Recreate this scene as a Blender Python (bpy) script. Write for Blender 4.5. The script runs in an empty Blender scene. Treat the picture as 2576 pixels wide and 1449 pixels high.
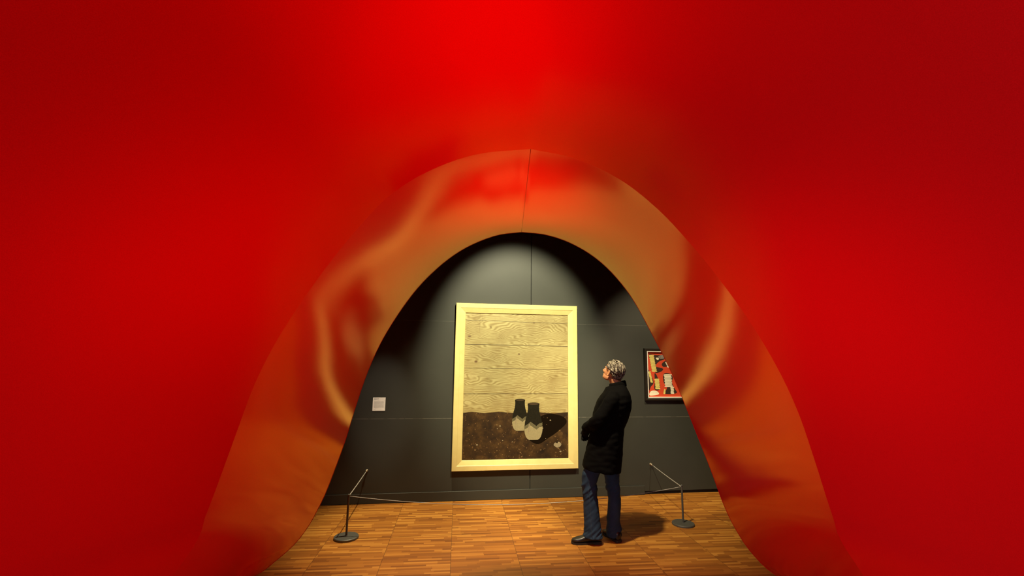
import bpy, bmesh, math, random
import numpy as np
from mathutils import Vector, Matrix, noise
from mathutils.geometry import tessellate_polygon
random.seed(7)
SC = bpy.context.scene
COL = SC.collection
# ------------------------------------------------------------------ camera
YAW, PITCH, ROLL, FPX, CAMZ = 0.148968, 0.144764, 0.012244, 1174.99, 1.82
WALL = 6.262
fw = Vector((math.sin(YAW)*math.cos(PITCH), math.cos(YAW)*math.cos(PITCH), math.sin(PITCH)))
r0 = Vector((math.cos(YAW), -math.sin(YAW), 0)); u0 = r0.cross(fw)
rt = r0*math.cos(ROLL) + u0*math.sin(ROLL); up = u0*math.cos(ROLL) - r0*math.sin(ROLL)
cd = bpy.data.cameras.new('camera'); cam = bpy.data.objects.new('camera', cd); COL.objects.link(cam)
cd.sensor_width = 36; cd.sensor_fit = 'HORIZONTAL'; cd.lens = FPX/2576*36; cd.clip_start = 0.02
m = Matrix((rt, up, -fw)).transposed().to_4x4(); m.translation = (0, 0, CAMZ)
cam.matrix_world = m
SC.camera = cam
# ------------------------------------------------------------------ world, exposure
w = bpy.data.worlds.new('world'); SC.world = w; w.use_nodes = True
w.node_tree.nodes['Background'].inputs[0].default_value = (0.0, 0.0, 0.0, 1)
w.node_tree.nodes['Background'].inputs[1].default_value = 0.0
SC.view_settings.view_transform = 'Standard'; SC.view_settings.look = 'None'
SC.view_settings.exposure = 0.0; SC.view_settings.gamma = 1.0; SC.view_settings.use_curve_mapping = False
# ------------------------------------------------------------------ lights
def lamp(name, kind, loc, target, power, color, **k):
    d = bpy.data.lights.new(name, kind); d.energy = power; d.color = color
    for a, b in k.items(): setattr(d, a, b)
    o = bpy.data.objects.new(name, d); COL.objects.link(o); o.location = loc
    o.rotation_euler = (Vector(target)-Vector(loc)).to_track_quat('-Z', 'Y').to_euler()
    return o
R = math.radians
WARM = (1.0, 0.83, 0.52)
# gallery ceiling spots on the painting side
lamp('painting_spotlight', 'SPOT', (0.91, 3.85, 4.25), (1.0, 6.26, 2.03), 1150, (1, .93, .62), spot_size=R(46), spot_blend=0.6, shadow_soft_size=0.035)
lamp('small_picture_spotlight', 'SPOT', (2.9, 4.05, 4.25), (3.05, 6.26, 1.25), 520, (1, .84, .56), spot_size=R(46), spot_blend=0.7, shadow_soft_size=0.04)
lamp('floor_spotlight', 'SPOT', (0.85, 3.72, 4.25), (2.0, 5.5, 0.6), 850, WARM, spot_size=R(52), spot_blend=0.8, shadow_soft_size=0.06)
lamp('added_caption_fill', 'SPOT', (-.6, 3.95, 4.25), (-.72, 6.26, 1.15), 330, (1, .92, .72), spot_size=R(15), spot_blend=.9, shadow_soft_size=.04)  # added spot that brightens the caption card
lamp('floor_spotlight', 'SPOT', (0, 5.4, 4.25), (0, 5.4, 0.0), 1050, WARM, spot_size=R(47), spot_blend=0.8, shadow_soft_size=0.06)
# added unseen fill spots: red above the tent, cool behind the visitor side
RL = (1, .012, .010)
for loc, tgt, pw, sz in (((.05, 1.6, 4.45), (.1, 1.4, 0), 195, 120), ((.45, 2.72, 4.45), (.45, 2.74, 0), 240, 54), ((-1.5, 1.2, 4.45), (-1.4, 1.1, 0), 70, 96), ((1.9, .9, 4.45), (1.8, .8, 0), 90, 96), ((.0, -.2, 4.45), (.0, -.2, 0), 15, 90), ((-2.7, 2.1, 4.3), (-.8, 2.5, 1.4), 300, 62), ((3.2, 1.5, 4.3), (1.9, 2.1, 1.4), 300, 62), ((-1.7, 2.0, 4.45), (-1.6, 1.85, 0), 90, 66), ((2.2, 1.55, 4.45), (2.1, 1.4, 0), 90, 66)):
    lamp('added_red_fill', 'SPOT', loc, tgt, pw, RL, spot_size=R(sz), spot_blend=.95, shadow_soft_size=.25)
for sx_ in (-1, 1):
    lamp('added_cool_fill', 'SPOT', (sx_*1.6, -3.6, 2.7), (-sx_*2.6, .6, .9), 480, (.95, .85, 1.0), spot_size=R(70), spot_blend=.9, shadow_soft_size=.4)  # added to give the tunnel sides a cool sheen

# ------------------------------------------------------------------ helpers
def pxdir(px, py): return fw*FPX + rt*(px-1288) - up*(py-724.5)
HN = Vector((math.sin(YAW), math.cos(YAW), 0)); HR = Vector((math.cos(YAW), -math.sin(YAW), 0))
def tag(o, label=None, cat=None, group=None, kind=None):
    if label: o['label'] = label
    if cat: o['category'] = cat
    if group: o['group'] = group
    if kind: o['kind'] = kind
    return o
def empty(name, loc=(0, 0, 0), rz=0.0):
    o = bpy.data.objects.new(name, None); COL.objects.link(o); o.location = loc; o.rotation_euler = (0, 0, rz)
    o.empty_display_size = 0.1
    return o
def link(name, bm, mats, parent=None, smooth=False, loc=None, rz=0):
    me = bpy.data.meshes.new(name)
    bmesh.ops.recalc_face_normals(bm, faces=bm.faces[:]) if name not in NORECALC else None
    bm.to_mesh(me); bm.free()
    if not isinstance(mats, (list, tuple)): mats = [mats]
    for x in mats: me.materials.append(x)
    if smooth:
        for p in me.polygons: p.use_smooth = True
    o = bpy.data.objects.new(name, me); COL.objects.link(o)
    if parent: o.parent = parent
    if loc is not None: o.location = loc; o.rotation_euler = (0, 0, rz)
    return o
NORECALC = set()
def box(bm, x0, x1, y0, y1, z0, z1, mi=0):
    v = [bm.verts.new(p) for p in ((x0,y0,z0),(x1,y0,z0),(x1,y1,z0),(x0,y1,z0),(x0,y0,z1),(x1,y0,z1),(x1,y1,z1),(x0,y1,z1))]
    for f in ((0,3,2,1),(4,5,6,7),(0,1,5,4),(1,2,6,5),(2,3,7,6),(3,0,4,7)):
        bm.faces.new([v[i] for i in f]).material_index = mi
def loft(bm, rings, cap0=True, cap1=True, mi=0, closed=True):
    vr = [[bm.verts.new(p) for p in r] for r in rings]
    n = len(vr[0])
    for a, b in zip(vr, vr[1:]):
        for i in range(n if closed else n-1):
            bm.faces.new((a[i], a[(i+1) % n], b[(i+1) % n], b[i])).material_index = mi
    if cap0: bm.faces.new(vr[0][::-1]).material_index = mi
    if cap1: bm.faces.new(vr[-1]).material_index = mi
    return vr
def tube(bm, pts, rad, n=12, mi=0, cap=True):
    pts = [Vector(p) for p in pts]
    if not hasattr(rad, '__len__'): rad = [rad]*len(pts)
    t = (pts[1]-pts[0]).normalized()
    a = t.orthogonal().normalized(); rings = []
    for i, p in enumerate(pts):
        t = (pts[min(i+1, len(pts)-1)]-pts[max(i-1, 0)]).normalized()
        a = (a - t*a.dot(t)).normalized(); b = t.cross(a)
        rings.append([p+(a*math.cos(2*math.pi*k/n)+b*math.sin(2*math.pi*k/n))*rad[i] for k in range(n)])
    loft(bm, rings, cap, cap, mi)
def ellipsoid(bm, c, r, rot=None, seg=20):
    M = Matrix.Translation(c) @ (rot.to_4x4() if rot else Matrix.Identity(4)) @ Matrix.Diagonal((r[0], r[1], r[2], 1))
    bmesh.ops.create_uvsphere(bm, u_segments=seg, v_segments=seg//2+2, radius=1, matrix=M)
def capsule(bm, a, b, ra, rb, n=14):
    a, b = Vector(a), Vector(b); d = (b-a).normalized(); pts, rr = [], []
    for k in (-80, -50, -20): pts.append(a+d*ra*math.sin(R(k))); rr.append(ra*math.cos(R(k)))
    for k in (20, 50, 80): pts.append(b+d*rb*math.sin(R(k))); rr.append(rb*math.cos(R(k)))
    tube(bm, pts, rr, n)
def bake(name, bm, voxel, smooth_it, mat, parent, displace=None, smooth_f=.5, loc=None):
    """union every closed shape of bm into one continuous surface"""
    me = bpy.data.meshes.new('t'); bmesh.ops.recalc_face_normals(bm, faces=bm.faces[:]); bm.to_mesh(me); bm.free()
    t = bpy.data.objects.new('t', me); COL.objects.link(t)
    md = t.modifiers.new('r', 'REMESH'); md.mode = 'VOXEL'; md.voxel_size = voxel
    if smooth_it:
        s = t.modifiers.new('s', 'SMOOTH'); s.iterations = smooth_it; s.factor = smooth_f
    dg = bpy.context.evaluated_depsgraph_get(); dg.update()
    me2 = bpy.data.meshes.new_from_object(t.evaluated_get(dg))
    bpy.data.objects.remove(t); bpy.data.meshes.remove(me)
    if displace:
        nr = [v.normal.copy() for v in me2.vertices]
        for v, nn in zip(me2.vertices, nr): v.co += nn*displace(v.co)
    for p in me2.polygons: p.use_smooth = True
    me2.materials.clear(); me2.materials.append(mat)
    me2.name = name
    o = bpy.data.objects.new(name, me2); COL.objects.link(o)
    if parent: o.parent = parent
    return o
def spline(pts, n):
    """chord-length Catmull resample of a list of tuples to n evenly spaced points"""
    P = [Vector(p) for p in pts]; P = [P[0]*2-P[1]]+P+[P[-1]*2-P[-2]]
    out = []
    for i in range(1, len(P)-2):
        for k in range(16):
            t = k/16; a, b, c, d = P[i-1:i+3]
            out.append(0.5*((2*b)+(c-a)*t+(2*a-5*b+4*c-d)*t*t+(3*b-a-3*c+d)*t**3))
    out.append(P[-2])
    s = [0]
    for a, b in zip(out, out[1:]): s.append(s[-1]+(b-a).length)
    res, j = [], 0
    for k in range(n):
        q = s[-1]*k/(n-1)
        while j < len(s)-2 and s[j+1] < q: j += 1
        f = (q-s[j])/max(1e-9, s[j+1]-s[j]); res.append(out[j].lerp(out[j+1], min(1, f)))
    return res
# ------------------------------------------------------------------ materials
class NT:
    def __init__(s, name):
        s.m = bpy.data.materials.new(name); s.m.use_nodes = True; s.t = s.m.node_tree; s.b = s.t.nodes['Principled BSDF']
    def n(s, typ, **k):
        o = s.t.nodes.new(typ)
        for a, b in k.items(): setattr(o, a, b)
        return o
    def l(s, a, b): s.t.links.new(a, b)
    def val(s, v, sock):
        if isinstance(v, (int, float, tuple)): sock.default_value = v
        else: s.l(v, sock)
    def math(s, op, a, b=0.0, c=None):
        o = s.n('ShaderNodeMath', operation=op); s.val(a, o.inputs[0]); s.val(b, o.inputs[1])
        if c is not None: s.val(c, o.inputs[2])
        return o.outputs[0]
    def mix(s, f, a, b):
        o = s.n('ShaderNodeMix', data_type='RGBA'); s.val(f, o.inputs[0])
        s.val(a if not isinstance(a, tuple) else (*a[:3], 1), o.inputs[6]); s.val(b if not isinstance(b, tuple) else (*b[:3], 1), o.inputs[7]); return o.outputs[2]
    def noise(s, scale, vec=None, detail=3, rough=.5, dist=0):
        o = s.n('ShaderNodeTexNoise'); o.inputs['Scale'].default_value = scale; o.inputs['Detail'].default_value = detail
        o.inputs['Roughness'].default_value = rough; o.inputs['Distortion'].default_value = dist
        if vec is not None: s.l(vec, o.inputs['Vector'])
        return o.outputs['Fac']
    def ramp(s, f, stops):
        o = s.n('ShaderNodeValToRGB'); e = o.color_ramp.elements
        while len(e) < len(stops): e.new(.5)
        for x, (p, c) in zip(e, stops): x.position = p; x.color = (*c, 1)
        s.l(f, o.inputs[0]); return o.outputs[0]
    def obj(s, scale=None, rot=(0, 0, 0)):
        c = s.n('ShaderNodeTexCoord').outputs['Object']
        if scale:
            mp = s.n('ShaderNodeMapping'); mp.inputs['Scale'].default_value = scale; mp.inputs['Rotation'].default_value = rot
            s.l(c, mp.inputs['Vector']); c = mp.outputs[0]
        return c
    def bump(s, h, strength, dist=.01):
        o = s.n('ShaderNodeBump'); o.inputs['Strength'].default_value = strength; o.inputs['Distance'].default_value = dist
        s.l(h, o.inputs['Height']); s.l(o.outputs[0], s.b.inputs['Normal']); return o.outputs[0]
    def set(s, color=None, rough=None, spec=None, metal=None, **k):
        if color is not None: s.val((*color, 1) if isinstance(color, tuple) else color, s.b.inputs['Base Color'])
        if rough is not None: s.val(rough, s.b.inputs['Roughness'])
        if spec is not None: s.b.inputs['Specular IOR Level'].default_value = spec
        if metal is not None: s.b.inputs['Metallic'].default_value = metal
        return s
def simple(name, color, rough=.5, spec=.5, metal=0, var=.12, vs=30, bump=0, bs=200):
    t = NT(name); c = t.obj(); n = t.noise(vs, c)
    t.set(t.mix(n, tuple(x*(1-var) for x in color), tuple(min(1, x*(1+var)) for x in color)), rough, spec, metal)
    if bump: t.bump(t.noise(bs, c, 4), bump, .002)
    return t.m
def m_red():
    """taut glossy membrane: pigment that scatters and lets light through, under a smooth varnish"""
    t = NT('red_membrane'); c = t.obj()
    n1 = t.noise(1.3, c, 2); n2 = t.noise(420, c, 2, .6)
    col = t.mix(n2, (.46, .010, .014), (1.0, .022, .032))
    bp = t.n('ShaderNodeBump'); bp.inputs['Strength'].default_value = .12; bp.inputs['Distance'].default_value = .02
    t.l(t.math('ADD', t.math('MULTIPLY', n1, .6), t.math('MULTIPLY', n2, .02)), bp.inputs['Height'])
    df = t.n('ShaderNodeBsdfDiffuse'); t.l(col, df.inputs['Color'])
    tr = t.n('ShaderNodeBsdfTranslucent'); tr.inputs[0].default_value = (.85, .004, .003, 1)
    mx = t.n('ShaderNodeMixShader'); mx.inputs[0].default_value = .45
    t.l(df.outputs[0], mx.inputs[1]); t.l(tr.outputs[0], mx.inputs[2])
    gl = t.n('ShaderNodeBsdfAnisotropic'); gl.inputs['Color'].default_value = (1, .74, .38, 1); gl.inputs['Roughness'].default_value = .092
    ge = t.n('ShaderNodeNewGeometry'); dt = t.n('ShaderNodeVectorMath', operation='DOT_PRODUCT')
    t.l(ge.outputs['Normal'], dt.inputs[0]); t.l(ge.outputs['Incoming'], dt.inputs[1])
    cs = t.math('SUBTRACT', 1.0, t.math('ABSOLUTE', dt.outputs['Value']))
    fres = t.math('MULTIPLY_ADD', t.math('POWER', cs, 3.1), .97, .01)
    for nd in (df, gl): t.l(bp.outputs[0], nd.inputs['Normal'])
    m2 = t.n('ShaderNodeMixShader'); t.l(fres, m2.inputs[0]); t.l(mx.outputs[0], m2.inputs[1]); t.l(gl.outputs[0], m2.inputs[2])
    t.l(m2.outputs[0], t.t.nodes['Material Output'].inputs['Surface']); t.t.nodes.remove(t.b)
    return t.m
def m_floor():
    t = NT('oak_parquet')
    mp = t.n('ShaderNodeMapping'); mp.inputs['Rotation'].default_value = (0, 0, R(2.2)); mp.inputs['Location'].default_value = (.02+20*.609, 20, 0)
    t.l(t.n('ShaderNodeTexCoord').outputs['Object'], mp.inputs['Vector'])
    sp = t.n('ShaderNodeSeparateXYZ'); t.l(mp.outputs[0], sp.inputs[0]); x, y = sp.outputs[0], sp.outputs[1]
    P, H, L = .609, .0305, .30
    px = t.math('DIVIDE', x, P); pi = t.math('FLOOR', px); fx = t.math('FRACT', px)
    ry = t.math('DIVIDE', y, H); ri = t.math('FLOOR', ry); fy = t.math('FRACT', ry)
    def wn(a, b, c=0.0):
        cb = t.n('ShaderNodeCombineXYZ'); t.val(a, cb.inputs[0]); t.val(b, cb.inputs[1]); t.val(c, cb.inputs[2])
        o = t.n('ShaderNodeTexWhiteNoise', noise_dimensions='3D'); t.l(cb.outputs[0], o.inputs['Vector']); return o.outputs['Value']
    sh = wn(pi, ri, 3.1)
    cx = t.math('ADD', t.math('MULTIPLY', fx, P/L), sh); ci = t.math('FLOOR', cx); fc = t.math('FRACT', cx)
    v = wn(t.math('ADD', t.math('MULTIPLY', pi, 7.0), ci), ri, .5)
    base = t.ramp(v, [(0, (.17, .056, .005)), (.25, (.28, .100, .010)), (.7, (.40, .160, .018)), (1, (.60, .285, .045))])
    # grain
    mg = t.n('ShaderNodeMapping'); mg.inputs['Scale'].default_value = (6, 160, 1); t.l(mp.outputs[0], mg.inputs['Vector'])
    g = t.noise(1.0, mg.outputs[0], 4, .6)
    col = t.mix(t.math('MULTIPLY', g, .55), base, (.20, .075, .016))
    blotch = t.noise(1.1, t.obj(), 2)
    col = t.mix(t.math('MULTIPLY', blotch, .25), col, (.30, .115, .02))
    edge = lambda f, wd: t.math('LESS_THAN', t.math('MINIMUM', f, t.math('SUBTRACT', 1.0, f)), wd)
    jl = edge(fx, .0032); e2 = t.math('MAXIMUM', edge(fy, .03), edge(fc, .003))
    col = t.mix(t.math('MULTIPLY', e2, .45), col, (.09, .03, .008))
    col = t.mix(t.math('MULTIPLY', jl, .75), col, (.05, .02, .006))
    t.set(col, t.math('MULTIPLY_ADD', g, .15, .40), .3)
    hgt = t.math('SUBTRACT', t.math('MULTIPLY', v, .3), t.math('MAXIMUM', e2, jl))
    t.bump(hgt, .12, .002)
    return t.m
def m_wall():
    t = NT('dark_painted_board'); c = t.obj()
    n = t.noise(3, c, 4); f = t.noise(260, c, 3, .7)
    col = t.mix(n, (.032, .033, .026), (.041, .042, .033))
    sp = t.n('ShaderNodeSeparateXYZ'); t.l(c, sp.inputs[0]); z = sp.outputs[2]
    for zz, wd, k in ((2.268, .0022, .5), (1.015, .003, .8)):
        d = t.math('LESS_THAN', t.math('ABSOLUTE', t.math('SUBTRACT', z, zz)), wd)
        br = t.math('GREATER_THAN', t.noise(9, c, 5, .8), .46)
        col = t.mix(t.math('MULTIPLY', t.math('MULTIPLY', d, k), t.math('MULTIPLY_ADD', br, .6, .4)), col, (.15, .14, .11))
    spots = t.n('ShaderNodeTexVoronoi'); spots.inputs['Scale'].default_value = 2.3; t.l(c, spots.inputs['Vector'])
    col = t.mix(t.math('LESS_THAN', spots.outputs['Distance'], .012), col, (.12, .11, .09))
    t.set(col, .55, .35)
    t.bump(t.math('ADD', f, t.math('MULTIPLY', t.noise(40, c, 2), .6)), .25, .0015)
    return t.m
RED = m_red(); FLOOR = m_floor(); WALLM = m_wall()
DARK = simple('dark_hall_paint', (.05, .048, .045), .8)
BACK = simple('gap_shadow_board', (.01, .01, .009), .9)
STEEL = simple('dark_grey_metal', (.085, .085, .075), .45, .5, .3, bump=.1)
CORD = simple('grey_elastic_cord', (.34, .33, .30), .6)
BUTTON = simple('brass_wall_button', (.5, .42, .3), .35, .5, .7)

# ------------------------------------------------------------------ structure
def struct(name, bm, mat): return tag(link(name, bm, mat), kind='structure')
bm = bmesh.new(); box(bm, -7, 8, -7, WALL+.35, -.1, 0); struct('floor', bm, FLOOR)
bm = bmesh.new(); box(bm, -7, 8, -7, WALL+.35, 4.5, 4.6); struct('ceiling', bm, DARK)
bm = bmesh.new(); g = .0055; sx = 1.207; T = WALL+.022
box(bm, -7, sx-g, WALL, T, .045, 4.5)
box(bm, sx+g, 8, WALL, T, .045, 3.497); box(bm, sx+g, 8, WALL, T, 3.503, 4.5)
o = struct('wall_far', bm, WALLM)
bm = bmesh.new(); box(bm, -7, 8, T+.002, T+.06, 0, 4.5); o = link('backing', bm, BACK, o)
bm = bmesh.new(); box(bm, -7.1, -7, -7, WALL+.35, 0, 4.5); struct('wall_left', bm, DARK)
bm = bmesh.new(); box(bm, 8, 8.1, -7, WALL+.35, 0, 4.5); struct('wall_right', bm, DARK)
bm = bmesh.new(); box(bm, -7, 8, -7.1, -7, 0, 4.5); struct('wall_back', bm, DARK)
bm = bmesh.new(); box(bm, -7, 2.775, WALL-.012, WALL-.0005, 0.004, .118); bmesh.ops.bevel(bm, geom=bm.edges[:], offset=.002, segments=1, affect='EDGES')
struct('baseboard_far', bm, WALLM)

# ------------------------------------------------------------------ red tunnel
EDGE_PX = [(640,1449),(692,1412),(740,1370),(775,1325),(800,1280),(817,1245),(835,1200),(868,1110),(895,1022),(925,935),(962,855),(1010,778),(1060,714),(1120,658),(1180,619),(1250,592),(1312,584),(1370,590),(1430,609),(1490,643),(1540,687),(1590,750),(1640,840),(1685,928),(1722,1015),(1750,1085),(1790,1187),(1820,1268),(1850,1330),(1892,1392),(1955,1449)]
CREASE_PX = [(470,1400),(520,1290),(560,1185),(598,1080),(640,968),(690,868),(745,780),(815,680),(895,580),(980,492),(1080,430),(1200,388),(1335,375),(1450,400),(1560,452),(1650,522),(1725,600),(1800,690),(1880,800),(1950,915),(2005,1030),(2050,1160),(2092,1290),(2140,1400)]
def onplane(px, py, D):
    d = pxdir(px, py); t = D/d.dot(HN); P = Vector((0, 0, CAMZ))+d*t
    return (P.dot(HR), P.z)
DE, DC = 3.45, 2.13
def section(pts, D, n=160):
    c = [onplane(x, y, D) for x, y in pts]
    (ax, az), (bx, bz) = c[0], c[-1]
    # the cloth sweeps out and runs down to the floor on both sides
    c = [(ax-1.10, .004), (ax-.75, az*.16), (ax-.36, az*.50)]+c+[(bx+.36, bz*.50), (bx+.75, bz*.16), (bx+1.10, .004)]
    ai = max(range(len(c)), key=lambda i: c[i][1])
    L_ = spline([(*p, 0) for p in c[:ai+1]], n//2+1); R_ = spline([(*p, 0) for p in c[ai:]], n//2+1)
    return [(p.x, max(.003, p.y)) for p in L_+R_[1:]]
SE = section(EDGE_PX, DE); SCR = section(CREASE_PX, DC)
def world_row(sec, D): return [HN*D+HR*a+Vector((0, 0, z)) for a, z in sec]
def lerp_sec(a, b, t): return [(p[0]*(1-t)+q[0]*t, p[1]*(1-t)+q[1]*t) for p, q in zip(a, b)]
def grow(sec, k, h): return [(x*k+.0, min(z*h, 4.2)) for x, z in sec]
tun = empty('membrane_tunnel', HN*1.5)
tag(tun, 'huge glossy red membrane tunnel with a bell shaped opening', 'tunnel')
def sheet(name, rows, parent):
    bm = bmesh.new(); off = tun.location
    vr = [[bm.verts.new(p-off) for p in r] for r in rows]
    for a, b in zip(vr, vr[1:]):
        for i in range(len(a)-1): bm.faces.new((a[i], a[i+1], b[i+1], b[i]))
    return link(name, bm, RED, parent, True)
rows = []
NR = 28
for k in range(NR+1):
    t = k/NR; s = lerp_sec(SE, SCR, t); D = DE+(DC-DE)*t; bulge = math.sin(math.pi*t)
    row = []
    for i, (x, z) in enumerate(s):
        q = (i/(len(s)-1)-.56)/.22; side = .020*max(0, min(1, q))*max(0, min(1, (1-i/(len(s)-1))/.12))
        a, b = s[max(0, i-1)], s[min(len(s)-1, i+1)]
        nx, nz = -(b[1]-a[1]), (b[0]-a[0]); l = math.hypot(nx, nz) or 1
        row.append((x-nx/l*(-bulge*side), max(.003, z+nz/l*bulge*side)))
    rows.append(world_row(row, D))
rim = sheet('rim_panel', rows, tun)
stations = [(DC, 1, 1), (1.6, 1.10, 1.03), (.9, 1.20, 1.075), (.2, 1.28, 1.17), (-.6, 1.34, 1.20), (-1.5, 1.40, 1.22), (-2.6, 1.46, 1.22)]
rows = []
for (d0, k0, h0), (d1, k1, h1) in zip(stations, stations[1:]):
    for j in range(8):
        t = j/8; rows.append(world_row(grow(SCR, k0+(k1-k0)*t, h0+(h1-h0)*t), d0+(d1-d0)*t))
rows.append(world_row(grow(SCR, 1.46, 1.22), -2.6))
sheet('vault_panel', rows, tun)
# welded edges
bm = bmesh.new(); tube(bm, [p-tun.location for p in world_row(SE, DE)], .002, 8); link('opening_hem', bm, RED, tun, True)
mid = len(SE)//2
bm = bmesh.new(); pr = [world_row(lerp_sec(SE, SCR, k/12), DE+(DC-DE)*k/12)[mid]+Vector((0, 0, -.001)) for k in range(13)]
tube(bm, [p-tun.location for p in pr], .0016, 6)
link('apex_seam', bm, RED, tun, True)
# ------------------------------------------------------------------ large framed painting
def frame_ring(bm, x0, x1, z0, z1, prof, yb):
    """mitred frame: prof = list of (inset, height off wall)"""
    rings = []
    for ins, h in prof:
        rings.append([Vector((x, yb-h, z)) for x, z in ((x0+ins, z0+ins), (x1-ins, z0+ins), (x1-ins, z1-ins), (x0+ins, z1-ins))])
    vr = [[bm.verts.new(p) for p in r] for r in rings]
    for a, b in zip(vr, vr[1:]):
        for i in range(4): bm.faces.new((a[i], a[(i+1) % 4], b[(i+1) % 4], b[i]))
    return vr
def m_frame():
    t = NT('pale_gilded_wood'); c = t.obj()
    n = t.noise(14, c, 4); f = t.noise(90, t.obj((1, 1, .08)), 3)
    t.set(t.mix(n, (.58, .46, .165), (.67, .56, .235)), t.math('MULTIPLY_ADD', f, .15, .38), .5)
    t.bump(f, .15, .001); return t.m
FRAME = m_frame()
FX0, FX1, FZ0, FZ1 = .188, 1.843, .369, 2.512
IX0, IX1, IZ0, IZ1 = .314, 1.713, .502, 2.386
pic = empty('framed_painting', (1.015, WALL, 1.44))
tag(pic, 'large painting of pale planks and brown soil in a wide pale gold frame', 'painting')
O = pic.location
bm = bmesh.new()
vr = frame_ring(bm, FX0-O.x, FX1-O.x, FZ0-O.z, FZ1-O.z, [(0, .004), (0, .052), (.004, .056), (.060, .056), (.066, .052), (.124, .036), (.128, .030), (.128, .008)], 0)
link('frame', bm, FRAME, pic)
def m_planks():
    t = NT('painted_planks'); c = t.obj()
    sp = t.n('ShaderNodeSeparateXYZ'); t.l(c, sp.inputs[0]); x, z = sp.outputs[0], sp.outputs[2]
    w1 = t.n('ShaderNodeMapping'); w1.inputs['Scale'].default_value = (1.2, 1, 7); t.l(c, w1.inputs['Vector'])
    pid = t.math('FLOOR', t.math('DIVIDE', z, .305))
    cb = t.n('ShaderNodeCombineXYZ'); t.val(t.math('MULTIPLY', x, 1.7), cb.inputs[0]); t.val(t.math('MULTIPLY', pid, 4.7), cb.inputs[1]); t.val(t.math('MULTIPLY', z, 4.2), cb.inputs[2])
    base = t.noise(1.0, cb.outputs[0], 2, .5, .4)
    rings = t.math('SINE', t.math('ADD', t.math('MULTIPLY', z, 290.0), t.math('MULTIPLY', base, 95.0)))
    fine = t.noise(1, t.obj((8, 1, 130)), 4, .6)
    g = t.math('ADD', t.math('MULTIPLY_ADD', rings, .22, .4), t.math('MULTIPLY', fine, .35))
    col = t.ramp(g, [(.15, (.12, .080, .024)), (.40, (.30, .235, .088)), (.75, (.43, .365, .16))])
    bl = t.noise(3.2, c, 5, .65)
    mk = t.n('ShaderNodeClamp'); t.l(t.math('MULTIPLY_ADD', bl, 2.4, -1.05), mk.inputs[0])
    col = t.mix(t.math('MULTIPLY', mk.outputs[0], .75), col, (.17, .10, .03))
    lo = t.n('ShaderNodeMapRange'); t.l(z, lo.inputs[0]); lo.inputs[1].default_value = -.20; lo.inputs[2].default_value = -.42
    col = t.mix(t.math('MULTIPLY', lo.outputs[0], .45), col, (.22, .14, .035))
    t.set(col, .5, .4); return t.m
def m_soil():
    t = NT('painted_soil'); c = t.obj()
    v = t.n('ShaderNodeTexVoronoi'); v.inputs['Scale'].default_value = 46; t.l(c, v.inputs['Vector'])
    n = t.noise(7, c, 6, .7)
    col = t.ramp(n, [(.3, (.010, .005, .0015)), (.52, (.038, .018, .004)), (.74, (.095, .048, .012))])
    peb = t.math('LESS_THAN', v.outputs['Distance'], .22)
    sel = t.math('GREATER_THAN', t.noise(23, c, 2), .56)
    col = t.mix(t.math('MULTIPLY', peb, t.math('MULTIPLY', sel, .6)), col, (.30, .16, .06))
    t.set(col, .5, .4); return t.m
PL, SO = m_planks(), m_soil()
LINE = simple('painted_dark_line', (.05, .03, .012), .5)
KNOT = simple('painted_knot', (.14, .08, .03), .5, vs=300, var=.6)
JUGD = simple('painted_dark_glaze', (.012, .010, .005), .6, .1, vs=60, var=.5)
JUGP = simple('painted_pale_clay', (.27, .225, .115), .5, vs=40, var=.25)
SHD = simple('painted_soil_shadow', (.006, .003, .001), .7, .05)
STONE_HILITE = simple('painted_stone_and_highlight', (.24, .19, .11), .5, vs=60, var=.3)
def poly(bm, pts, y, mi):
    """flat patch of paint, pts = (x, z)"""
    vs = [bm.verts.new((p[0], y, p[1])) for p in pts]
    for t in tessellate_polygon([[Vector((p[0], p[1], 0)) for p in pts]]):
        if len(set(t)) == 3: bm.faces.new([vs[i] for i in t]).material_index = mi
def blob(cx, cz, rx, rz, n=18, jit=.12, seed=0):
    rr = random.Random(seed)
    return [(cx+rx*math.cos(2*math.pi*k/n)*(1+rr.uniform(-jit, jit)), cz+rz*math.sin(2*math.pi*k/n)*(1+rr.uniform(-jit, jit))) for k in range(n)]
def smooth_closed(pts, n=8):
    P = [Vector((*p, 0)) for p in pts]; N = len(P); out = []
    for i in range(N):
        a, b, c, d = P[i-1], P[i], P[(i+1) % N], P[(i+2) % N]
        for k in range(n):
            t = k/n; q = 0.5*((2*b)+(c-a)*t+(2*a-5*b+4*c-d)*t*t+(3*b-a-3*c+d)*t**3); out.append((q.x, q.y))
    return out
bm = bmesh.new()
cw, ch = IX1-IX0, IZ1-IZ0
def c2(u, v): return (IX0+u*cw-O.x, IZ1-v*ch-O.z)     # u,v from the top left corner of the picture
hz = [(0, .690), (.08, .684), (.2, .692), (.33, .685), (.5, .694), (.7, .688), (.85, .696), (1, .690)]
poly(bm, [c2(0, 0), c2(1, 0)]+[c2(*p) for p in hz[::-1]], -.024, 0)
poly(bm, [c2(*p) for p in hz]+[c2(1, 1), c2(0, 1)], -.024, 1)
rr = random.Random(3)
def pline(v0, v1, wd):
    a = [c2(k/16, v0+(v1-v0)*k/16+rr.uniform(-.0006, .0006)) for k in range(17)]
    poly(bm, [(x, z+wd*rr.uniform(.6, 1)) for x, z in a]+[(x, z-wd) for x, z in a[::-1]], -.0244, 2)
for v0, v1, wd in ((.052, .062, .0022), (.222, .226, .003), (.386, .392, .0024), (.562, .562, .0030)): pline(v0, v1, wd)
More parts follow.
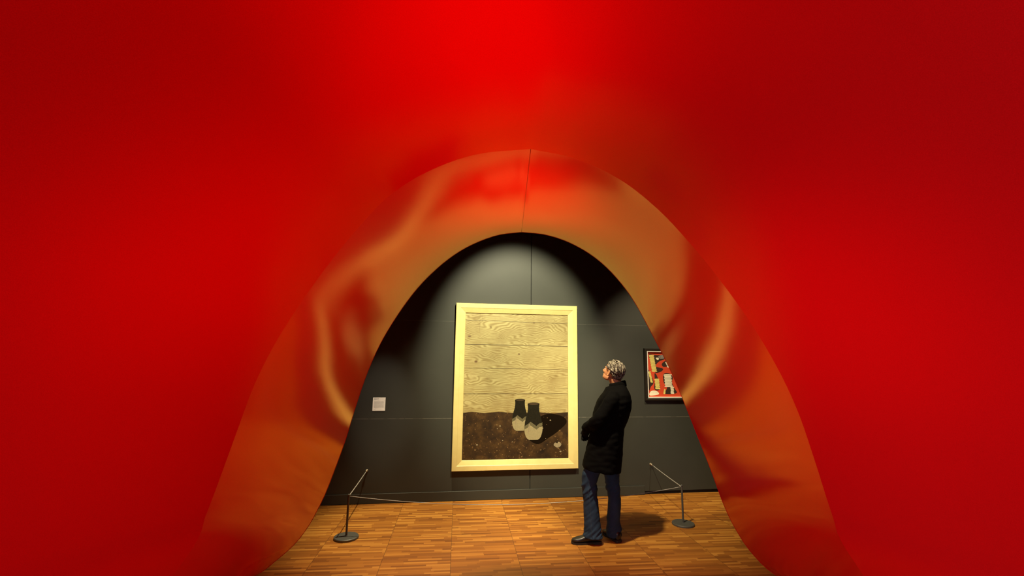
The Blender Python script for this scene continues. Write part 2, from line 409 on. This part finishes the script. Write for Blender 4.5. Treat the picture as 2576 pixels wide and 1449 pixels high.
for (u, v, a, b) in ((.043, .165, .022, .010), (.245, .098, .012, .006), (.52, .286, .016, .008), (.11, .342, .020, .014), (.665, .063, .014, .005)):
    x, z = c2(u, v); poly(bm, blob(x, z, a, b, seed=int(u*99)), -.0245, 3)
for (u, v) in ((.87, .04), (.868, .09), (.87, .2), (.868, .36), (.867, .41), (.87, .52)):
    x, z = c2(u, v); poly(bm, blob(x, z, .0035, .0035, 8), -.0245, 2)
for (u, v0, v1) in ((.14, .0, .14), (.165, .0, .05)):
    x, z = c2(u, v0); x2, z2 = c2(u-.004, v1); poly(bm, [(x, z), (x+.0015, z), (x2+.0015, z2), (x2, z2)], -.0244, 3)
x, z = c2(.9, .527); poly(bm, [(x, z), (x+.14, z+.004), (x+.14, z-.003)], -.0246, 2)
# painted shadow on the soil, then two plain clay jars
poly(bm, smooth_closed([c2(*p) for p in ((.60, .84), (.70, .735), (.82, .70), (.95, .72), (.985, .76), (.92, .81), (.82, .86), (.70, .905))]), -.0243, 6)
def jar(u, v, s, y):
    prof = [(.040, 0), (.037, .018), (.041, .05), (.052, .085), (.060, .12), (.058, .155), (.046, .185), (.028, .198)]
    X, Z = c2(u, v); sc_ = lambda q: (X+q[0]*s*1.35, Z-q[1]*s*1.55)
    P_ = spline([(a, b, 0) for a, b in prof], 33); P_ = [(p.x, p.y) for p in P_]
    cuts = [(0, 17, 4), (17, 20, 8), (20, 32, 5)]        # dark glaze, drips, bare clay
    for a, b, mi in cuts:
        wav = lambda k, q: q if k in (0, 32) else q
        top = [(P_[a][0]*f, P_[a][1]+(.012*math.sin(f*5) if a else 0)) for f in (-1, -.66, -.33, 0, .33, .66, 1)]
        bot = [(P_[b][0]*f, P_[b][1]+(.012*math.sin(f*5) if b < 32 else 0)) for f in (-1, -.66, -.33, 0, .33, .66, 1)]
        poly(bm, [sc_(q) for q in top]+[sc_(q) for q in P_[a+1:b]]+[sc_(q) for q in bot[::-1]]+[sc_((-q[0], q[1])) for q in P_[a+1:b][::-1]], y, mi)
    poly(bm, [sc_((math.cos(k*.4189)*.040, math.sin(k*.4189)*.008)) for k in range(15)], y-.0002, 4)
    poly(bm, [sc_((math.cos(k*.4189)*.033, math.sin(k*.4189)*.005)) for k in range(15)], y-.0003, 2)
    poly(bm, [sc_(q) for q in ((-.030, .11), (-.024, .11), (-.030, .165), (-.036, .15))], y-.0002, 7)  # pale highlight streak painted on the jar
jar(.535, .605, 1.28, -.0248); jar(.665, .632, 1.50, -.0252)
x, z = c2(.895, .912); poly(bm, smooth_closed([(x-.05, z), (x-.03, z+.03), (x, z+.022), (x+.02, z+.04), (x+.055, z+.012), (x+.04, z-.02), (x, z-.035), (x-.03, z-.02)], 4), -.0248, 7)
for k in range(46):
    u, v = rr.uniform(.02, .98), rr.uniform(.71, .99); x, z = c2(u, v); s = rr.uniform(.003, .010)
    poly(bm, blob(x, z, s*1.4, s, 8, .2, k), -.0246, rr.choice([3, 3, 3, 7]))
bm.normal_update()
for f in bm.faces:
    if f.normal.y > 0: f.normal_flip()
box(bm, IX0-.02-O.x, IX1+.02-O.x, -.0225, -.006, IZ0-.02-O.z, IZ1+.02-O.z, 2)
NORECALC.add('canvas')
link('canvas', bm, [PL, SO, LINE, KNOT, JUGD, JUGP, SHD, STONE_HILITE, simple('painted_olive_glaze', (.10, .085, .04), .5, vs=60, var=.4)], pic)

# ------------------------------------------------------------------ small abstract picture on the right
P2 = dict(x0=2.812, x1=3.42, z0=1.236, z1=1.950)
O2 = Vector((3.1, WALL, 1.6)); pic2 = empty('framed_picture', O2)
tag(pic2, 'small red, black and yellow abstract picture in a dark frame right of the man', 'picture')
BLK = simple('black_lacquered_wood', (.018, .014, .010), .35); WHT = simple('white_fillet', (.80, .76, .66), .5)
bm = bmesh.new(); frame_ring(bm, P2['x0']-O2.x, P2['x1']-O2.x, P2['z0']-O2.z, P2['z1']-O2.z, [(0, .002), (0, .036), (.006, .045), (.022, .045), (.040, .034), (.040, .006)], 0)
link('frame', bm, BLK, pic2)
bm = bmesh.new(); frame_ring(bm, P2['x0']+.038-O2.x, P2['x1']-.038-O2.x, P2['z0']+.038-O2.z, P2['z1']-.038-O2.z, [(0, .006), (0, .040), (.010, .040), (.012, .022), (.012, .006)], 0)
link('fillet', bm, WHT, pic2)
PR = simple('vermilion_paint', (.60, .062, .018), .5, vs=20, var=.08); PK = simple('dark_brown_paint', (.035, .020, .012), .5)
PY = simple('yellow_paint', (.72, .60, .16), .5, vs=40, var=.2); PC = simple('cream_paint', (.78, .72, .52), .5, vs=60, var=.15); PG = simple('grey_scumble_paint', (.22, .20, .17), .5, vs=90, var=.9)
bm = bmesh.new()
ax0, ax1, az0, az1 = P2['x0']+.05-O2.x, P2['x1']-.05-O2.x, P2['z0']+.05-O2.z, P2['z1']-.05-O2.z
def c3(u, v): return (ax0+u*(ax1-ax0), az1-v*(az1-az0))
poly(bm, [c3(0, 0), c3(1, 0), c3(1, 1), c3(0, 1)], -.015, 0)
def art(pts, mi, y): poly(bm, smooth_closed([c3(*p) for p in pts], 5), y, mi)
art([(.05, .05), (.30, .07), (.62, .05), (.66, .10), (.50, .16), (.33, .22), (.24, .32), (.42, .36), (.45, .40), (.36, .45), (.22, .46), (.16, .32), (.08, .18)], 1, -.0154)
art([(.02, .40), (.08, .48), (.14, .60), (.16, .70), (.08, .78), (.03, .86), (.01, .60)], 1, -.0154)
art([(.20, .48), (.26, .52), (.33, .68), (.35, .80), (.28, .86), (.18, .82), (.20, .66)], 1, -.0154)
art([(.45, .52), (.52, .47), (.66, .49), (.73, .57), (.70, .68), (.76, .80), (.82, .92), (.48, .93), (.55, .80), (.46, .68)], 1, -.0154)
art([(.42, .27), (.52, .20), (.68, .22), (.78, .30), (.66, .34), (.55, .33), (.46, .33)], 1, -.0154)
art([(.84, .56), (.96, .60), (.98, .78), (.93, .88), (.88, .74)], 1, -.0154)
# ribbed yellow and cream shapes
def ribbed(u0, u1, v0, v1, w, mi, n=11, lean=0):
    L_ = [(u0+(u1-u0)*k/n-w*(1 if k % 2 else .82), v0+(v1-v0)*k/n) for k in range(n+1)]
    R_ = [(u0+(u1-u0)*k/n+w*(.82 if k % 2 else 1), v0+(v1-v0)*k/n) for k in range(n+1)]
    art(L_+R_[::-1], mi, -.0158)
    for k in range(1, n):
        (a, b), (c, d) = L_[k], R_[k]; p, q = c3(a, b), c3(c, d)
        poly(bm, [(p[0], p[1]), (q[0], q[1]+.004), (q[0], q[1]+.001), (p[0], p[1]-.002)], -.0161, 1)
ribbed(.12, .20, .07, .44, .075, 2, 14); ribbed(.05, .11, .44, .68, .035, 2, 8); ribbed(.26, .28, .60, .83, .07, 2, 8)
ribbed(.58, .60, .50, .78, .115, 3, 9); ribbed(.56, .62, .22, .34, .04, 3, 3); ribbed(.70, .70, .78, .93, .05, 3, 4)
art([(.47, .83), (.50, .84), (.49, .93), (.44, .93)], 2, -.0158)
art([(.04, .97), (.06, .89), (.16, .86), (.28, .89), (.29, .95)], 3, -.0158)
art([(.32, .10), (.45, .06), (.60, .06), (.64, .10), (.50, .14), (.38, .15)], 4, -.0158)
art([(.25, .13), (.33, .13), (.33, .17), (.28, .17)], 3, -.0159)
art([(.84, .63), (.93, .61), (.95, .66), (.90, .70), (.91, .78), (.87, .76)], 3, -.0158)
art([(.78, .34), (.84, .38), (.86, .46), (.82, .42)], 3, -.0158)
bm.normal_update()
for f in bm.faces:
    if f.normal.y > 0: f.normal_flip()
box(bm, ax0-.015, ax1+.015, -.0145, -.004, az0-.015, az1+.015, 1)
NORECALC.add('artwork'); link('artwork', bm, [PR, PK, PY, PC, PG], pic2)

# ------------------------------------------------------------------ wall caption card
card = empty('caption_card', (-.748, WALL, 1.197))
tag(card, 'small square off-white caption card on the dark wall left of the large painting', 'card')
PAPER = simple('offwhite_card', (.90, .86, .78), .7); INK = simple('grey_print', (.22, .21, .18), .7)
bm = bmesh.new(); box(bm, -.078, .078, -.006, -.0005, -.082, .082); link('board', bm, PAPER, card)
bm = bmesh.new(); rr = random.Random(5); z = .069
for k, (wd, h) in enumerate([(.05, .004), (.04, .0022), (.046, .0022)]):
    x = -.062
    while x < -.062+wd:
        l = rr.uniform(.006, .014); box(bm, x, x+l, -.0066, -.0058, z-h, z); x += l+.003
    z -= .0075
z -= .012
for k in range(13):
    x = -.062; end = .060 if k < 12 else -.005
    while x < end-.004:
        l = min(rr.uniform(.004, .016), end-x); box(bm, x, x+l, -.0066, -.0058, z-.0016, z); x += l+.0022
    z -= .0068
z -= .012; box(bm, -.062, -.045, -.0066, -.0058, z-.0016, z)
link('printed_text', bm, INK, card)

# ------------------------------------------------------------------ barrier
def disc(bm, r, z0, z1, n=48, bev=.006):
    prof = [(r-bev*.3, z0), (r, z0+.003), (r, z1-bev), (r-bev*.4, z1-bev*.35), (r-bev, z1), (.02, z1+.0008)]
    loft(bm, [[Vector((a*math.cos(2*math.pi*k/n), a*math.sin(2*math.pi*k/n), z)) for k in range(n)] for a, z in prof])
def stanchion(loc, label, h=.405):
    t = empty('barrier_post', loc); tag(t, label, 'barrier post', 'low posts of the wire barrier')
    bm = bmesh.new(); disc(bm, .120, 0, .022); link('base', bm, STEEL, t, False)
    bm = bmesh.new(); tube(bm, [(0, 0, .02), (0, 0, .026), (0, 0, .027), (0, 0, h-.012), (0, 0, h)], [.017, .017, .0105, .0105, .0105], 20); link('pole', bm, STEEL, t, False)
    bm = bmesh.new(); tube(bm, [(0, 0, h), (0, 0, h+.004), (0, 0, h+.012), (0, 0, h+.016)], [.008, .0125, .0125, .006], 16); link('cap', bm, STEEL, t, True)
    return t
SL, SR = Vector((-.868, 5.165, 0)), Vector((2.716, 5.135, 0))
stanchion(SL, 'low grey barrier post on a round foot, left of the large painting')
stanchion(SR, 'low grey barrier post on a round foot, right of the standing man')
def anchor(x, z, label):
    bm = bmesh.new(); prof = [(.016, 0), (.016, -.006), (.008, -.010), (.006, -.022), (.012, -.028), (.014, -.036), (.009, -.043), (.002, -.045)]
    loft(bm, [[Vector((a*math.cos(k*math.pi/9), y, a*math.sin(k*math.pi/9))) for k in range(18)] for a, y in prof])
    o = link('wall_hook', bm, BUTTON, None, True, (x, WALL-.0005, z)); tag(o, label, 'hook', 'wall hooks of the barrier')
AL, AR = Vector((-.853, WALL, .395)), Vector((2.870, WALL, .392))
anchor(AL.x, AL.z, 'small round metal wall hook holding the left end of the barrier rope')
anchor(AR.x, AR.z, 'small round metal wall hook holding the right end of the barrier rope')
def cord(a, b, sag, label, n=40, r=.0045):
    bm = bmesh.new(); pts = []
    for k in range(n+1):
        t = k/n; p = Vector(a).lerp(Vector(b), t); p.z -= sag*4*t*(1-t); pts.append(p)
    tube(bm, pts, r, 10); o = link('barrier_rope', bm, CORD, None, True)
    tag(o, label, 'rope', 'ropes of the barrier')
ht = .398
cord(SL+Vector((0, .0115, ht)), AL+Vector((0, -.047, 0)), .004, 'grey barrier rope running from the left post back to the wall', 12)
cord(SR+Vector((0, .0115, ht)), AR+Vector((0, -.047, 0)), .004, 'grey barrier rope running from the right post back to the wall', 12)
cord(SL+Vector((.0115, 0, ht)), SR+Vector((-.0115, 0, ht)), .130, 'long slack barrier rope sagging across in front of the painting', 60, .0032)
# ------------------------------------------------------------------ the visitor
SKIN = simple('skin', (.60, .27, .12), .5, .4, vs=60, var=.08)
COAT = simple('black_wool', (.0022, .002, .0019), .9, .08, vs=90, var=.4, bump=.4, bs=700)
GLOVE = simple('black_leather', (.003, .0028, .0026), .85, .12)
def m_jeans():
    t = NT('blue_denim'); c = t.obj(); n = t.noise(6, c, 4); f = t.noise(1, t.obj((900, 900, 120)), 2)
    t.set(t.mix(n, (.006, .016, .036), (.032, .066, .120)), .8, .2)
    t.bump(f, .3, .001); return t.m
JEANS = m_jeans(); SHOE = simple('black_shoe_leather', (.010, .008, .007), .35); SOLE = simple('black_rubber', (.012, .011, .010), .7)
HAIR1 = simple('grey_hair', (.075, .055, .035), .45, .5, vs=120, var=.7)
base = (1.676, 4.783, 0)
man = empty('person', base, R(155))
tag(man, 'man in a long black coat and jeans looking up at the large painting', 'person')
HC = Vector((-.118, 0, 1.668)); HROT = Matrix.Rotation(R(-30), 3, 'Z') @ Matrix.Rotation(R(-24), 3, 'Y')
def hp(x, y, z): return HC+HROT @ Vector((x, y, z))
# hands: palm, four fingers of different length and a thumb, curled round each other low in front
def hand(bm, wrist, d, across, palm_n, g=0.0, curl=18):
    """d = direction of the fingers, across = towards the thumb, palm_n = out of the palm"""
    d, across, palm_n = d.normalized(), across.normalized(), palm_n.normalized()
    pc = wrist+d*.045
    rot = Matrix((d, across, palm_n)).transposed()
    ellipsoid(bm, pc, (.055+g, .042+g, .017+g), rot)
    for k, (off, l) in enumerate(((.029, .072), (.010, .080), (-.010, .074), (-.028, .060))):
        p = wrist+d*.088+across*off; dd = d.copy()
        for j, f in enumerate((.45, .31, .24)):
            dd = (Matrix.Rotation(R(curl*(1+.15*k)), 3, across.cross(d).cross(d) if False else d.cross(palm_n)) @ dd).normalized()
            q = p+dd*l*f; capsule(bm, p, q, .0088-.0007*j+g, .0082-.0007*j+g, 10); p = q
    p = wrist+d*.026+across*.026; dd = (d*.9+across*.38+palm_n*.3).normalized()
    for j, l in enumerate((.036, .030)):
        q = p+dd*l; capsule(bm, p, q, .0105-.001*j+g, .0095-.001*j+g, 10); p = q; dd = (dd+d*.5+palm_n*.25).normalized()
WL, WR = Vector((.155, .075, 1.095)), Vector((.165, -.055, 1.085))
def both_hands(bm, g=0.0):
    hand(bm, WL, Vector((.18, -.45, -.88)), Vector((.85, -.35, .3)), Vector((-.35, -.8, .3)), g, 20)
    hand(bm, WR, Vector((.15, .45, -.88)), Vector((.85, .35, .3)), Vector((-.35, .8, .3)), g, 16)
def limb(bm, pts, rad, n=18, k=5):
    """smooth tapered tube through joints"""
    P = spline([tuple(p) for p in pts], k*(len(pts)-1)+1)
    rr_ = spline([(r, i, 0) for i, r in enumerate(rad)], k*(len(pts)-1)+1)
    tube(bm, P, [max(.003, q.x) for q in rr_], n)
EL, ER = Vector((.015, .245, 1.20)), Vector((.030, -.225, 1.19))
bm = bmesh.new()
# head
ellipsoid(bm, hp(-.012, 0, .030), (.096, .074, .086), HROT, 28)
ellipsoid(bm, hp(.030, 0, -.020), (.058, .060, .080), HROT, 28)
ellipsoid(bm, hp(.040, 0, -.070), (.042, .046, .040), HROT)      # jaw
ellipsoid(bm, hp(.072, 0, -.092), (.020, .022, .018), HROT)      # chin
ellipsoid(bm, hp(.068, 0, .022), (.022, .050, .016), HROT)       # brow
for s in (-1, 1):
    ellipsoid(bm, hp(.062, s*.034, -.022), (.020, .020, .022), HROT)   # cheekbone
    ellipsoid(bm, hp(.030, s*.048, -.068), (.040, .012, .026), HROT)   # jaw corner
    er = HROT @ Matrix.Rotation(R(s*-24), 3, 'Z') @ Matrix.Rotation(R(-14), 3, 'Y')
    tube(bm, [hp(.000, s*.074, -.030)]+[HC+HROT @ Vector((-.006-.004*0, s*.083, -.006))+er @ Vector((.019*math.cos(R(a)), 0, .030*math.sin(R(a)))) for a in (-75, -100, -140, 180, 140, 100, 60, 30)]+[hp(.006, s*.074, .010)], .0052, 8)
    ellipsoid(bm, HC+HROT @ Vector((-.005, s*.079, -.006)), (.018, .005, .029), er)
    ellipsoid(bm, hp(.002, s*.077, -.034), (.008, .006, .010), HROT)
    ellipsoid(bm, hp(.094, s*.011, -.036), (.009, .009, .008), HROT)   # nostril
capsule(bm, hp(.082, 0, .014), hp(.108, 0, -.030), .008, .012)   # nose
ellipsoid(bm, hp(.086, 0, -.058), (.010, .024, .006), HROT); ellipsoid(bm, hp(.084, 0, -.068), (.010, .020, .007), HROT)  # lips
limb(bm, [(-.175, 0, 1.44), (-.165, 0, 1.52), hp(-.035, 0, -.05)], [.072, .060, .058])
limb(bm, [(-.130, 0, .90), (-.06, 0, .95), (-.05, 0, 1.05), (-.085, 0, 1.18), (-.125, 0, 1.32), (-.15, 0, 1.44)], [.09, .10, .10, .105, .10, .06])
for s, E_, W_ in ((1, EL, WL), (-1, ER, WR)):
    limb(bm, [(-.15, s*.06, 1.40), (-.145, s*.165, 1.385), Vector((-.145, s*.165, 1.385)).lerp(E_, .5)+Vector((0, 0, 0)), E_, E_.lerp(W_, .5), W_], [.045, .040, .036, .036, .034, .026])
limb(bm, [(-.06, .07, .92), (.07, .085, .72), (.125, .085, .50), (.115, .085, .30), (.095, .08, .10)], [.080, .064, .045, .044, .034])
limb(bm, [(-.09, -.07, .92), (-.09, -.08, .72), (-.10, -.08, .50), (-.105, -.08, .30), (-.10, -.08, .10)], [.080, .064, .045, .044, .034])
capsule(bm, (.085, .078, .070), (.20, .116, .036), .030, .016); capsule(bm, (-.105, -.072, .070), (-.04, -.158, .036), .030, .016)
both_hands(bm)
bake('body', bm, .0042, 3, SKIN, man)
bm = bmesh.new(); both_hands(bm, .0016)
for s, W_, E_ in ((1, WL, EL), (-1, WR, ER)): capsule(bm, W_+(E_-W_)*.22, W_+(W_-E_)*.02, .031, .028)
g_ = bake('gloves', bm, .0034, 2, GLOVE, man); g_['label'] = 'black hands held low in front of the coat'
# eyes
for s in (-1, 1):
    bm = bmesh.new(); ellipsoid(bm, hp(.070, s*.030, .000), (.0115, .0115, .0115), HROT, 14); ey = link('eye', bm, WHT, man, True)
    bm = bmesh.new(); ellipsoid(bm, hp(.0785, s*.0305, .001), (.0035, .0055, .0055), HROT, 12); link('iris', bm, SOLE, ey, True)
# coat
def sring(z, fr, bk, hw, n=48, p=2.35, tilt=0.0):
    cx, rx = (fr+bk)/2, (fr-bk)/2; out = []
    for k in range(n):
        a = 2*math.pi*k/n; c, s = math.cos(a), math.sin(a)
        out.append(Vector((cx+rx*math.copysign(abs(c)**(2/p), c), hw*math.copysign(abs(s)**(2/p), s), z+tilt*c)))
    return out
bm = bmesh.new()
prof = [(.700, .200, -.184, .248, .022), (.72, .199, -.186, .247, .020), (.76, .192, -.190, .245, .015), (.86, .166, -.205, .236, .01), (1.0, .135, -.213, .222, 0), (1.10, .112, -.224, .205, 0), (1.20, .095, -.266, .208, 0),
        (1.30, .075, -.298, .216, 0), (1.38, .045, -.304, .222, 0), (1.44, .010, -.292, .205, -.005), (1.48, -.02, -.272, .160, -.01), (1.515, -.035, -.252, .110, -.015), (1.535, -.045, -.243, .086, -.02)]
outer = [sring(z, a, b, h, tilt=t) for z, a, b, h, t in prof]
inner = [sring(z, a-.02, b+.02, h-.02, tilt=t) for z, a, b, h, t in prof[:2][::-1]]
loft(bm, [sring(.80, .15, -.15, .20)]+inner+outer)
for s, E_, W_ in ((1, EL, WL), (-1, ER, WR)):
    sh_ = Vector((-.135, s*.165, 1.410)); el = E_+Vector((0, s*.004, 0))
    limb(bm, [(-.13, s*.06, 1.40), sh_, sh_.lerp(el, .45)+Vector((.0, s*.012, 0)), el, el.lerp(W_, .5)+Vector((.006, 0, -.008)), W_+(W_-E_)*.03], [.075, .077, .068, .062, .056, .050], 24)
def folds(co):
    f = noise.noise(Vector((co.x*9+3, co.y*9, co.z*2.4)))*.006
    if co.z < 1.0: f += math.sin(math.atan2(co.y, co.x)*7+co.z*2)*.004*(1.0-co.z)/.35
    a = noise.noise(Vector((co.x*14, co.y*14, co.z*26)))*.007*(1 if abs(co.y) > .16 or co.x > .08 else .3)
    return f+a
bake('coat', bm, .0075, 4, COAT, man, folds)
# turned-up collar: stand and fall
bm = bmesh.new()
def cring(z, k, lift): return [Vector((-.148+.100*k*math.cos(a), .083*k*math.sin(a), z-lift*math.cos(a))) for a in [R(52)+R(256)*i/40 for i in range(41)]]
rings = [cring(1.512, 1.02, .016), cring(1.556, .92, .020), cring(1.566, .93, .022), cring(1.560, 1.0, .022), cring(1.535, 1.07, .020), cring(1.516, 1.10, .018), cring(1.508, 1.06, .018)]
vr = loft(bm, rings, False, False, closed=False)
n_ = len(vr)
for i in range(len(vr[0])-1): bm.faces.new((vr[-1][i], vr[-1][i+1], vr[0][i+1], vr[0][i]))
bm.faces.new([r[0] for r in vr]); bm.faces.new([r[-1] for r in vr][::-1])
link('collar', bm, COAT, man, True)
# jeans
def leg_rings(rows, n=30):
    out = []
    for z, fr, bk, cy, hw in rows:
        cx, rx = (fr+bk)/2, (fr-bk)/2
        out.append([Vector((cx+rx*math.cos(2*math.pi*k/n), cy+hw*math.sin(2*math.pi*k/n), z)) for k in range(n)])
    return out
def dens(rows, n=26):
    return [tuple(a+(b-a)*t for a, b in zip(rows[i], rows[i+1])) for i in range(len(rows)-1) for t in (0, .25, .5, .75)]+[rows[-1]]
bm = bmesh.new()
loft(bm, leg_rings(dens([(.92, .06, -.19, .05, .12), (.80, .14, -.08, .08, .105), (.66, .198, .020, .088, .092), (.56, .203, .054, .09, .078), (.49, .199, .050, .09, .075), (.41, .190, .043, .09, .075), (.31, .186, .033, .09, .076), (.20, .184, .022, .088, .080), (.12, .188, .010, .088, .086), (.062, .192, .001, .088, .090)])))
loft(bm, leg_rings(dens([(.92, .03, -.20, -.05, .12), (.80, .02, -.19, -.08, .105), (.66, .00, -.162, -.088, .092), (.55, -.014, -.156, -.09, .078), (.46, -.032, -.164, -.09, .075), (.40, -.040, -.171, -.09, .075), (.30, -.036, -.167, -.09, .076), (.19, -.024, -.158, -.088, .080), (.12, -.018, -.166, -.086, .086), (.040, -.016, -.173, -.084, .092)])))
def jfold(co):
    z = co.z; k = math.exp(-((z-.50)/.06)**2)+1.1*math.exp(-((z-.11)/.055)**2)+.25
    return (noise.noise(Vector((co.x*8, co.y*8+5, z*34+co.x*30)))*.0105*k+noise.noise(Vector((co.x*20, co.y*20, z*12)))*.003)
jn = bake('jeans', bm, .006, 3, JEANS, man, jfold)
bm = bmesh.new(); sp_ = []
for k in range(25):
    t = k/24; hit = jn.closest_point_on_mesh(Vector((.118-.02*t, .24, .60-.51*t)))
    sp_.append(hit[1]+hit[2]*.0004)
tube(bm, sp_, .0013, 6); link('side_seam', bm, simple('denim_seam', (.05, .08, .11), .8), jn, True)
# shoes
def shoe(name, heel, toe):
    heel, toe = Vector(heel), Vector(toe); d = toe-heel; L_ = d.length; d.normalize(); s = Vector((-d.y, d.x, 0))
    t = empty(name); t.parent = man
    def ring(u, z0, z1, hw, n=24, p=2.6, cz=None):
        out = []
        for k in range(n):
            a = 2*math.pi*k/n; c, q = math.cos(a), math.sin(a)
            out.append(heel+d*(u*L_)+s*(hw*math.copysign(abs(c)**(2/p), c))+Vector((0, 0, (z0+z1)/2+(z1-z0)/2*math.copysign(abs(q)**(2/p), q))))
        return out
    bm = bmesh.new()
    loft(bm, [ring(*r) for r in ((0.0, .022, .075, .018), (.03, .018, .095, .030), (.12, .018, .108, .036), (.28, .018, .112, .038), (.42, .018, .100, .040), (.55, .018, .082, .044), (.70, .016, .066, .048), (.84, .014, .056, .046), (.94, .014, .046, .036), (.985, .016, .038, .022), (1.0, .02, .032, .010))])
    up_ = link('upper', bm, SHOE, t, True)
    bm = bmesh.new()
    def sp(u, hw, z0, z1): return [heel+d*(u*L_)+s*a+Vector((0, 0, z)) for a, z in ((-hw, z0), (hw, z0), (hw, z1), (-hw, z1))]
    loft(bm, [sp(u, h, z0, z1) for u, h, z0, z1 in ((-.012, .018, 0, .024), (.01, .030, 0, .024), (.08, .036, 0, .024), (.26, .037, 0, .022), (.265, .037, .010, .022), (.40, .038, .010, .021), (.48, .042, .002, .020), (.70, .050, 0, .018), (.86, .047, .001, .018), (.96, .036, .003, .019), (1.0, .020, .006, .020), (1.012, .008, .008, .020))])
    link('sole', bm, SOLE, t)
    bm = bmesh.new()
    for u, z in ((.40, .106), (.47, .097), (.54, .088)):
        tube(bm, [heel+d*(u*L_)+s*a+Vector((0, 0, z-abs(a)*.35)) for a in (-.026, -.012, 0, .012, .026)], .0022, 6)
    link('laces', bm, SOLE, up_, True)
shoe('shoe', (.020, .060, 0), (.300, .150, 0)); shoe('shoe', (-.150, -.010, 0), (.015, -.235, 0))
# wavy grey hair: a cap and many curled locks
hr = empty('hair'); hr.parent = man
bm = bmesh.new(); ellipsoid(bm, hp(-.020, 0, .040), (.098, .079, .086), HROT, 28)
for v in list(bm.verts):
    p = HROT.inverted() @ (v.co-HC)
    lim = .045-.9*max(0, (-p.x+.01))*1.0
    if p.x > .0 and p.z < .062+.5*(p.x-.03): v.co = HC+HROT @ (p*.86)
    elif p.z < -.055: v.co = HC+HROT @ (p*.88)
link('hair_cap', bm, simple('dark_grey_hair', (.05, .042, .032), .6, vs=90, var=.5), hr, True)
rr = random.Random(11); bm = bmesh.new(); cnt = 0
while cnt < 520:
    v = Vector((rr.gauss(0, 1), rr.gauss(0, 1), rr.gauss(0, 1))).normalized()
    p = Vector((-.020+v.x*.099, v.y*.080, .040+v.z*.087))
    if p.x > .055 and p.z < .085: continue
    if p.x > .012 and p.z < .050: continue
    if p.x > -.035 and p.z < .012 and abs(p.y) > .03: continue
    if p.x < -.03 and p.z < .02: p.z = .02-(.02-p.z)*1.35; p.x -= .004
    if p.z < -.066 or (p.x > -.05 and p.z < -.03): continue
    nrm = Vector((v.x/.099, v.y/.080, v.z/.087)).normalized()
    flow = Vector((-.75, .15*v.y, -.55)); flow = (flow-nrm*flow.dot(nrm)).normalized(); side = nrm.cross(flow)
    L_ = rr.uniform(.036, .062); ph = rr.uniform(0, 6.28); am = rr.uniform(.002, .006); pts = []; lift = rr.uniform(.002, .012)
    for k in range(8):
        t = k/7; q = p+flow*L_*t+side*am*math.sin(ph+t*6.5)+nrm*(lift*math.sin(t*2.6)-.012*t*t*L_/.04)
        pts.append(HC+HROT @ q)
    tube(bm, pts, [.0022, .0036, .0044, .0046, .0040, .0032, .0022, .0008], 5, 0 if rr.random() < .55 else 1)
    cnt += 1
lk = link('locks', bm, [HAIR1, simple('silver_hair', (.36, .32, .24), .4, .5, vs=90, var=.5)], hr, True); lk['kind'] = 'stuff'
